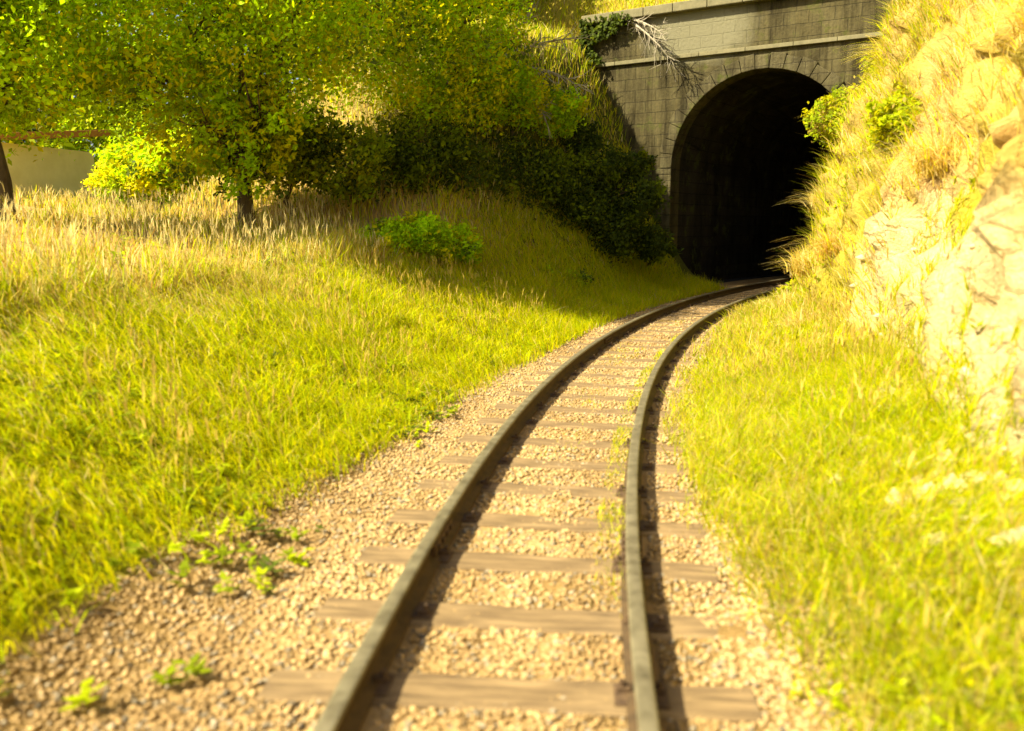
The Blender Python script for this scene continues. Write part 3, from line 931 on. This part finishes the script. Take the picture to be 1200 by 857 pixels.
def leaves(centres, radii, n, size, cols, w, g, flat=0.8, shell=0.55):
    """leaf quads through a crown given as lobes; denser towards the outside of each lobe; clumped"""
    centres = np.array(centres, float); radii = np.array(radii, float)
    p = radii ** 2; idx = g.choice(len(centres), n, p=p / p.sum())
    # clump seeds
    d = g.normal(0, 1, (n, 3)); d /= np.linalg.norm(d, axis=1, keepdims=True)
    rr = g.random(n) ** (1 / 3.0); rr = shell + (1 - shell) * rr + g.normal(0, 0.07, n)
    nclump = max(30, n // 55)
    cd = g.normal(0, 1, (nclump, 3)); cd /= np.linalg.norm(cd, axis=1, keepdims=True)
    cr = shell * 0.8 + (1.12 - shell * 0.8) * g.random(nclump) ** 0.7
    ci = g.integers(0, nclump, n); cl = g.choice(len(centres), nclump, p=p / p.sum())
    use = g.random(n) < 0.8
    base = centres[idx] + d * (rr * radii[idx])[:, None] * [1, 1, flat]
    cbase = centres[cl[ci]] + cd[ci] * (cr[ci] * radii[cl[ci]])[:, None] * [1, 1, flat] + g.normal(0, 1, (n, 3)) * (0.13 * radii[cl[ci]])[:, None]
    c = np.where(use[:, None], cbase, base)
    sz = size * g.uniform(0.6, 1.35, n)
    nd = g.normal(0, 0.55, (n, 3)) + d * 0.35 + [-0.35, -0.2, 0.55]; nd /= np.linalg.norm(nd, axis=1, keepdims=True)
    u = np.cross(nd, g.normal(0, 1, (n, 3))); u /= np.linalg.norm(u, axis=1, keepdims=True)
    v = np.cross(nd, u);  v /= np.linalg.norm(v, axis=1, keepdims=True)
    nn = np.cross(u, v)
    A = c - u * (sz * 0.6)[:, None]; B = c + v * (sz * 0.33)[:, None] + nn * (sz * 0.1)[:, None]
    Cc = c + u * (sz * 0.6)[:, None]; D = c - v * (sz * 0.33)[:, None] + nn * (sz * 0.1)[:, None]
    V = np.stack([A, B, Cc, D], 1).reshape(-1, 3)
    F = (np.arange(n) * 4)[:, None] + np.arange(4)[None]
    tint = pick(cols, w, nclump, g)
    C = np.where(use[:, None], tint[ci], pick(cols, w, n, g)) * g.uniform(0.75, 1.25, (n, 1))
    return V, F, np.repeat(C, 4, 0)


def woody(base, lobes, g, r0, lean=(0, 0)):
    """a tapered trunk that splits into one limb per lobe"""
    m = MB()
    base = Vector(base)
    top = Vector((np.mean([l[0] for l in lobes]), np.mean([l[1] for l in lobes]), np.mean([l[2] for l in lobes])))
    fork = base.lerp(top, 0.45)
    pts = [base - Vector((0, 0, 0.3)), base + Vector((0, 0, 0.1)), base.lerp(fork, 0.5) + Vector((g.normal(0, .06), g.normal(0, .06), 0)), fork]
    m.tube(pts, [r0 * 1.35, r0, r0 * 0.8, r0 * 0.65], 9)
    for (x, y, z, r) in lobes:
        e = Vector((x, y, z + 0.3 * r))
        mid = fork.lerp(e, 0.5) + Vector((g.normal(0, .12), g.normal(0, .12), g.normal(0, .08)))
        m.tube([fork, mid, e], [r0 * 0.5, r0 * 0.3, r0 * 0.08], 6)
        for k in range(5):
            d = Vector((g.normal(), g.normal(), g.normal(0.3, 0.7))).normalized()
            q = mid.lerp(e, g.uniform(0.1, 0.8))
            m.tube([q, q + d * r * 0.5, q + d * r * 0.95 + Vector((0, 0, 0.1))], [r0 * 0.18, r0 * 0.1, r0 * 0.03], 4)
    return m


def plant(name, label, cat, base, lobes, n, size, cols, w, seed, r0=0.09, group=None, flat=0.8):
    g = np.random.default_rng(seed)
    root = link(name, None, label=label, cat=cat, group=group)
    root.location = base
    L = [(x - base[0], y - base[1], z - base[2], r) for (x, y, z, r) in lobes]
    woody((0, 0, 0), L, g, r0).build('trunk', M['bark'], root, smooth=True)
    V, F, C = leaves([l[:3] for l in L], [l[3] for l in L], n, size, cols, w, g, flat)
    link('crown', np_mesh('crown', V, F, False, C), M['leaf'], root)
    return root


def px(u, v, d):
    """point seen at target pixel (u, v), d metres ahead (used while laying the scene out)"""
    return ((u - 600) / 1000 * d, d, 1.595 + (262 - v) / 1000 * d)


LC = [LIME * np.array([1.0, 1.25, 1]), YEL * 1.0, MIDG * 1.3, DG * 2]
def gz(x, y):
    s, t = xy2st(x, y)
    return float(terrain(s, t)) if s < S_P + 0.4 else float(hill(s, t))

def tree_at(lab, specs, n, size, w, seed, r0, base_uv=None, cols=LC, name='tree', cat='tree', group='trees over the outer bank'):
    lobes = [px(u, v, d) + (r,) for (u, v, d, r) in specs]
    bx = float(np.mean([l[0] for l in lobes])) if base_uv is None else base_uv[0]
    by = float(np.mean([l[1] for l in lobes])) + 0.3 if base_uv is None else base_uv[1]
    return plant(name, lab, cat, (bx, by, gz(bx, by)), lobes, n, size, cols, w, seed, r0, group)

# trees whose sunlit crowns fill the upper part of the picture, out to the side of the line
tree_at('big lime green tree arching over the shed roof', [(30, 60, 13, 1.6), (120, 20, 13.5, 1.7), (-80, 20, 12.5, 1.6), (60, -40, 13, 1.6), (-150, 90, 12.5, 1.4), (10, 120, 12.8, .7)], 34000, 0.088, [4, .7, 1.6, .25], 1, 0.17)
tree_at('broad bright green tree between the shed tree and the bushes', [(230, 40, 14.5, 1.7), (320, 70, 15, 1.5), (200, 110, 14, 1.0), (280, -40, 15, 1.8), (380, 20, 15.5, 1.4), (250, 165, 14, .8), (300, 200, 14.2, .6), (330, 150, 14.5, .8)], 34000, 0.088, [2.4, 2.2, 1, .3], 2, 0.16)
tree_at('yellow green tree beside the bare branches above the portal', [(450, 60, 17.5, 1.5), (520, 100, 18, 1.3), (560, 40, 18.5, 1.2), (420, -10, 17.5, 1.6), (520, -40, 18, 1.6), (526, -30, 20.4, 1.2), (470, -60, 20, 1.2), (590, -75, 20.6, 1.1), (565, -35, 20.8, 1.1), (625, -80, 21, 1.0)], 54000, 0.088, [2.4, 2.4, 1, .4], 3, 0.15)  # the farther lobes, mostly above the frame, are added to shade the portal wall
tree_at('lime bush leaning out over the shaded bank next to the portal wall', [(590, 120, 20, 0.95), (650, 138, 20.6, 0.62), (540, 125, 19.5, 0.9)], 17000, 0.085, [3, 2, .8, .2], 4, 0.07, name='bush', cat='bush', group='bushes on the outer bank')
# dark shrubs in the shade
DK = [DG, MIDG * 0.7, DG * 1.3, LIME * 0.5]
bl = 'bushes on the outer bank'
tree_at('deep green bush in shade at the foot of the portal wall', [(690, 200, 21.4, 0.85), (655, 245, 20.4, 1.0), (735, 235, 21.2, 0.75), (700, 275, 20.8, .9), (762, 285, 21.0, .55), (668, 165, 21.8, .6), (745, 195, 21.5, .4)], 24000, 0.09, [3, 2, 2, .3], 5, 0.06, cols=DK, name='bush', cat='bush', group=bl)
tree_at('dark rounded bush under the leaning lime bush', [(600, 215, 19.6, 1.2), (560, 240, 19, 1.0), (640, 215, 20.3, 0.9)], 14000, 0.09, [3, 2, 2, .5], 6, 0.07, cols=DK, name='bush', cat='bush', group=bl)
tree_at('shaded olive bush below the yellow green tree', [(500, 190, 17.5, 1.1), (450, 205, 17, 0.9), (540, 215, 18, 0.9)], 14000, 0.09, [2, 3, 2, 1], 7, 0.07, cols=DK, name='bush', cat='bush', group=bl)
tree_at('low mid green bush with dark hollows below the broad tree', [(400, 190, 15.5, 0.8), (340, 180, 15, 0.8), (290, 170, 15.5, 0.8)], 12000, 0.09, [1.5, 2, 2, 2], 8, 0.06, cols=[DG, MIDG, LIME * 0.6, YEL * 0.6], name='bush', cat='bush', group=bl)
# sunlit low bushes lower on the slope
tree_at('small bright green bush on the slope before the shaded bushes', [(500, 280, 15, 0.55), (455, 285, 14.6, 0.5), (540, 290, 15.5, 0.45)], 9000, 0.07, [3, 1.5, 1, .2], 9, 0.035, name='bush', cat='bush', group=bl)
tree_at('low spreading green bush beside the rail bend', [(620, 330, 17.5, 0.45), (670, 335, 18.2, 0.4), (580, 320, 17, 0.45)], 7000, 0.07, [2, .6, 2, 1], 10, 0.03, name='bush', cat='bush', group=bl)

tree_at('round yellow green bush between the shed and the broad tree', [(175, 200, 19, 0.75), (150, 215, 19.5, 0.6), (205, 205, 18.5, 0.7), (245, 190, 19, 0.9)], 14000, 0.09, [2, 3, 2, .3], 41, 0.05, name='bush', cat='bush', group=bl)
tree_at('wide green bush beyond the round yellow green one', [(200, 180, 27, 1.5), (280, 170, 27, 1.6), (125, 175, 28, 1.5), (350, 180, 24, 1.3)], 14000, 0.12, [2, 1, 3, 1], 42, 0.07, name='bush', cat='bush', group=bl)
# ivy hanging over the outer side of the portal wall
gi = np.random.default_rng(60)
n = 15000
lx = -5.7 + 3.0 * gi.random(n) ** 1.5; lz = gi.uniform(-0.1, 7.3, n)
lim = 0.3 + 2.6 * sstep(5.2, 0.5, lz) * 1.0 + 0.9 * sstep(6.4, 7.2, lz)
lim = 0.5 + 2.1 * (1 - sstep(0.8, 5.4, lz)) + 1.0 * sstep(6.5, 7.2, lz) + 1.6 * fbm(lz * 0.9 + lx, lz * 1.7)
k = (lx + 5.7) < lim; lx, lz = lx[k], lz[k]; n = len(lx)
ly = -0.05 - 0.28 * gi.random(n) * (0.4 + 1.2 * (fbm(lx * 1.5, lz * 1.5) + 0.5))
nd = gi.normal(0, 0.45, (n, 3)) + [-.2, -0.9, 0.4]; nd /= np.linalg.norm(nd, axis=1, keepdims=True)
u = np.cross(nd, gi.normal(0, 1, (n, 3))); u /= np.linalg.norm(u, axis=1, keepdims=True); v = np.cross(nd, u)
sz = 0.09 * gi.uniform(0.6, 1.3, n)[:, None]; c0 = np.stack([lx, ly, lz], -1)
V = np.stack([c0 - u * sz * .6, c0 + v * sz * .45, c0 + u * sz * .6, c0 - v * sz * .45], 1).reshape(-1, 3)
iv = link('ivy', np_mesh('ivy', V, (np.arange(n) * 4)[:, None] + np.arange(4)[None], False, np.repeat(pick([DG, DG * 1.6, MIDG * 0.6], [3, 2, 1], n, gi), 4, 0)), M['leaf'],
          label='dark ivy hanging over the top corner of the tunnel portal wall', cat='ivy')
iv.location = portal.location; iv.rotation_euler = portal.rotation_euler

# far wood behind everything, one mass
g = np.random.default_rng(77)
lob = []
for k in range(60):
    u = g.uniform(-400, 720); d = g.uniform(27, 40)
    x = (u - 600) / 1000 * d; z0 = max(gz(x, d), 1.0)
    lob.append((x, d, z0 + g.uniform(1.0, 7.5), g.uniform(1.8, 3.0)))
V, F, C = leaves([l[:3] for l in lob], [l[3] for l in lob], 70000, 0.3, [LIME * 0.7, MIDG, DG, YEL * 0.5], [1.4, 2, 1.6, 1], g, 0.9)
link('distant_wood', np_mesh('distant_wood', V, F, False, C), M['leaf'], kind='stuff', label='mass of green woodland on the rising hillside behind the trees', cat='wood')

# shrubs on the inner bank
ib = 'shrubs on the inner bank'
IB = [LIME * 0.8, YEL * 0.62, MIDG * 1.1, STR * 0.7]
def bank_shrub(lab, s, t, r, n, seed, w=(2, 3, 1, 1), up=0.3):
    x, y, z = [float(q) for q in surf(np.array([s]), np.array([t]))] if False else [float(q[0]) for q in surf(np.array([s]), np.array([t]))]
    lobes = [(x - 0.1, y, z + up, r), (x - 0.05, y - r * 0.9, z + up * 0.8, r * 0.8), (x + 0.2, y + r * 0.8, z + up + 0.2, r * 0.85)]
    return plant('shrub', lab, 'shrub', (x, y, z), lobes, n, 0.055, IB, w, seed, 0.025, ib)
bank_shrub('yellow green shrub high on the bank beside the portal coping', 17.5, 3.3, 0.55, 9000, 31)
bank_shrub('golden shrub on the bank halfway up from the tunnel mouth', 14.5, 2.85, 0.42, 8000, 32, (1, 3, 2, 2))
bank_shrub('bushy lime shrub on the bank top over the golden shrub', 13.0, 3.6, 0.55, 9000, 33, (3, 2, 1, .5))
bank_shrub('small green shrub clinging above the bare cream cut', 10.8, 3.1, 0.35, 6000, 34, (3, 2, .5, .5))
bank_shrub('low yellow shrub at the foot of the bank near the rail', 15.5, 2.0, 0.25, 5000, 35, (2, 3, 1, 1), 0.1)


def tussock(lab, s, t, n, hgt, cols, w, seed, out=1.2, rad=0.09, dz=0.0, seeds=True):
    g = np.random.default_rng(seed)
    x, y, z = [float(q[0]) for q in surf(np.array([s]), np.array([t]))]
    hx, hy = heading(s)
    ldir = math.atan2(hx, -hy)          # towards the track: (-hy, hx) direction
    ldir = math.atan2(hx * 1.0, -hy * 1.0)
    bx = g.normal(0, rad, n); by = g.normal(0, rad, n); bz = g.normal(0, rad * 0.6, n)
    V, F, C = blades(bx, by, bz - 0.03, hgt * g.uniform(0.5, 1.15, n), 0.011 * g.uniform(0.7, 1.5, n), out * g.uniform(0.1, 1.25, n), ldir + g.normal(0, 1.1, n), pick(cols, w, n, g), g, 5, 1.0)
    o = link('grass_tussock', np_mesh('grass_tussock', V, F, False, C), M['grass'], label=lab, cat='grass tussock', group='grass tussocks on the inner bank')
    o.location = (x - 0.02, y, z + dz)
    return o


dry = [STR * 1.15, PALE * 1.15, ORG * 1.2, YEL]
for i, (lab, s_, t_, n_, h_, w_, out_) in enumerate([
    ('straw tussock drooping against the dark tunnel mouth', 14.6, 2.55, 420, 0.50, (3, 4, .6, 1), 1.1),
    ('ochre tussock hanging just under the drooping straw one', 13.6, 2.35, 420, 0.42, (3, 3, 1.2, 1), 1.05),
    ('pale tussock at the foot of the bank where it meets the dark', 14.2, 1.95, 420, 0.36, (2, 4, .2, 1), 1.0),
    ('bleached tussock low on the verge near the tunnel', 15.8, 1.55, 320, 0.30, (1, 4, .2, 1), 1.0),
    ('golden tussock high on the bank edge below the coping', 15.5, 3.0, 420, 0.55, (3, 1, 2, 2), 1.4),
    ('yellow tussock on the bank shoulder over the golden one', 14.0, 3.15, 420, 0.5, (1, 1, 1, 4), 1.3),
    ('orange dry tussock in the middle of the bank face', 12.2, 2.6, 420, 0.45, (1, 1, 4, 1), 1.3),
    ('whitish tussock at the bank foot beside the cream cut', 11.6, 2.15, 380, 0.34, (2, 4, .5, .5), 1.1),
    ('straw tussock overhanging the cream cut', 9.2, 3.2, 420, 0.45, (4, 2, 1, 1), 1.4),
    ('ochre tussock at the upper lip of the cream cut', 7.4, 3.45, 420, 0.45, (2, 1, 3, 1), 1.4),
    ('sparse yellow tussock growing out of the verge beside the rail', 9.4, 1.5, 260, 0.28, (1, 2, .2, 4), 0.7),
]):
    tussock(lab, s_, t_, n_, h_, dry, w_, 100 + i, out_)


# bare grey branches hanging over the portal's outer top corner
def bare(label, base, dirs, seed, r0=0.05):
    g = np.random.default_rng(seed)
    root = link('bare_shrub', None, label=label, cat='bare shrub', group='leafless shrubs over the portal')
    root.location = base
    tr = MB(); tw = MB()
    for (dx, dy, dz, L) in dirs:
        d = Vector((dx, dy, dz)).normalized()
        pts = [Vector((0, 0, -0.2))]
        for k in range(7):
            d = (d + Vector((g.normal(0, .10), g.normal(0, .10), g.normal(-0.03, .08)))).normalized()
            pts.append(pts[-1] + d * L / 7)
        tr.tube(pts, [r0 * (1 - 0.13 * k) for k in range(8)], 6)
        for k in range(2, 8):
            for _ in range(5):
                e = (d * 0.8 + Vector((g.normal(0, .5), g.normal(0, .5), g.normal(0, .45)))).normalized()
                q = pts[k].lerp(pts[k - 1], g.random()); l2 = L * g.uniform(0.12, 0.3)
                a = q + e * l2 * 0.5 + Vector((0, 0, g.normal(0, .04))); b_ = a + (e + Vector((g.normal(0, .3), 0, g.normal(-.1, .3)))).normalized() * l2 * 0.5
                tw.tube([q, a, b_], [r0 * 0.3, r0 * 0.18, r0 * 0.07], 4)
                for _ in range(2):
                    f_ = (e + Vector((g.normal(0, .7), g.normal(0, .7), g.normal(0, .6)))).normalized()
                    tw.tube([a, a + f_ * l2 * 0.45], [r0 * 0.14, r0 * 0.05], 3)
    t_ = tr.build('trunk', M['dead'], root, smooth=True)
    tw.build('twig', M['dead'], t_)
    return root


b1 = px(560, 60, 21.0); b2 = px(700, 20, 22.2)
z1 = gz(b1[0], 21.0)
bare('pale leafless shrub reaching from the green trees towards the portal', (b1[0], 21.0, max(z1, b1[2] - 0.6)), [(1, -.2, -.05, 2.6), (1, -.3, .25, 2.4), (.9, -.5, -.3, 2.4), (.6, -.6, .6, 1.8)], 5)
bare('grey leafless shrub sprawling over the top of the portal wall', (px_ - 5.0 * hy * 0 - 4.4 * hy, py_ + 4.4 * hx + 0.1 * hy, 7.45), [(1, -.75, -.35, 2.6), (.8, -.9, -.65, 2.4), (.3, -.9, -.3, 2.0), (1, -.5, -.1, 2.8), (.6, -.8, -.9, 1.9)], 6, 0.045)
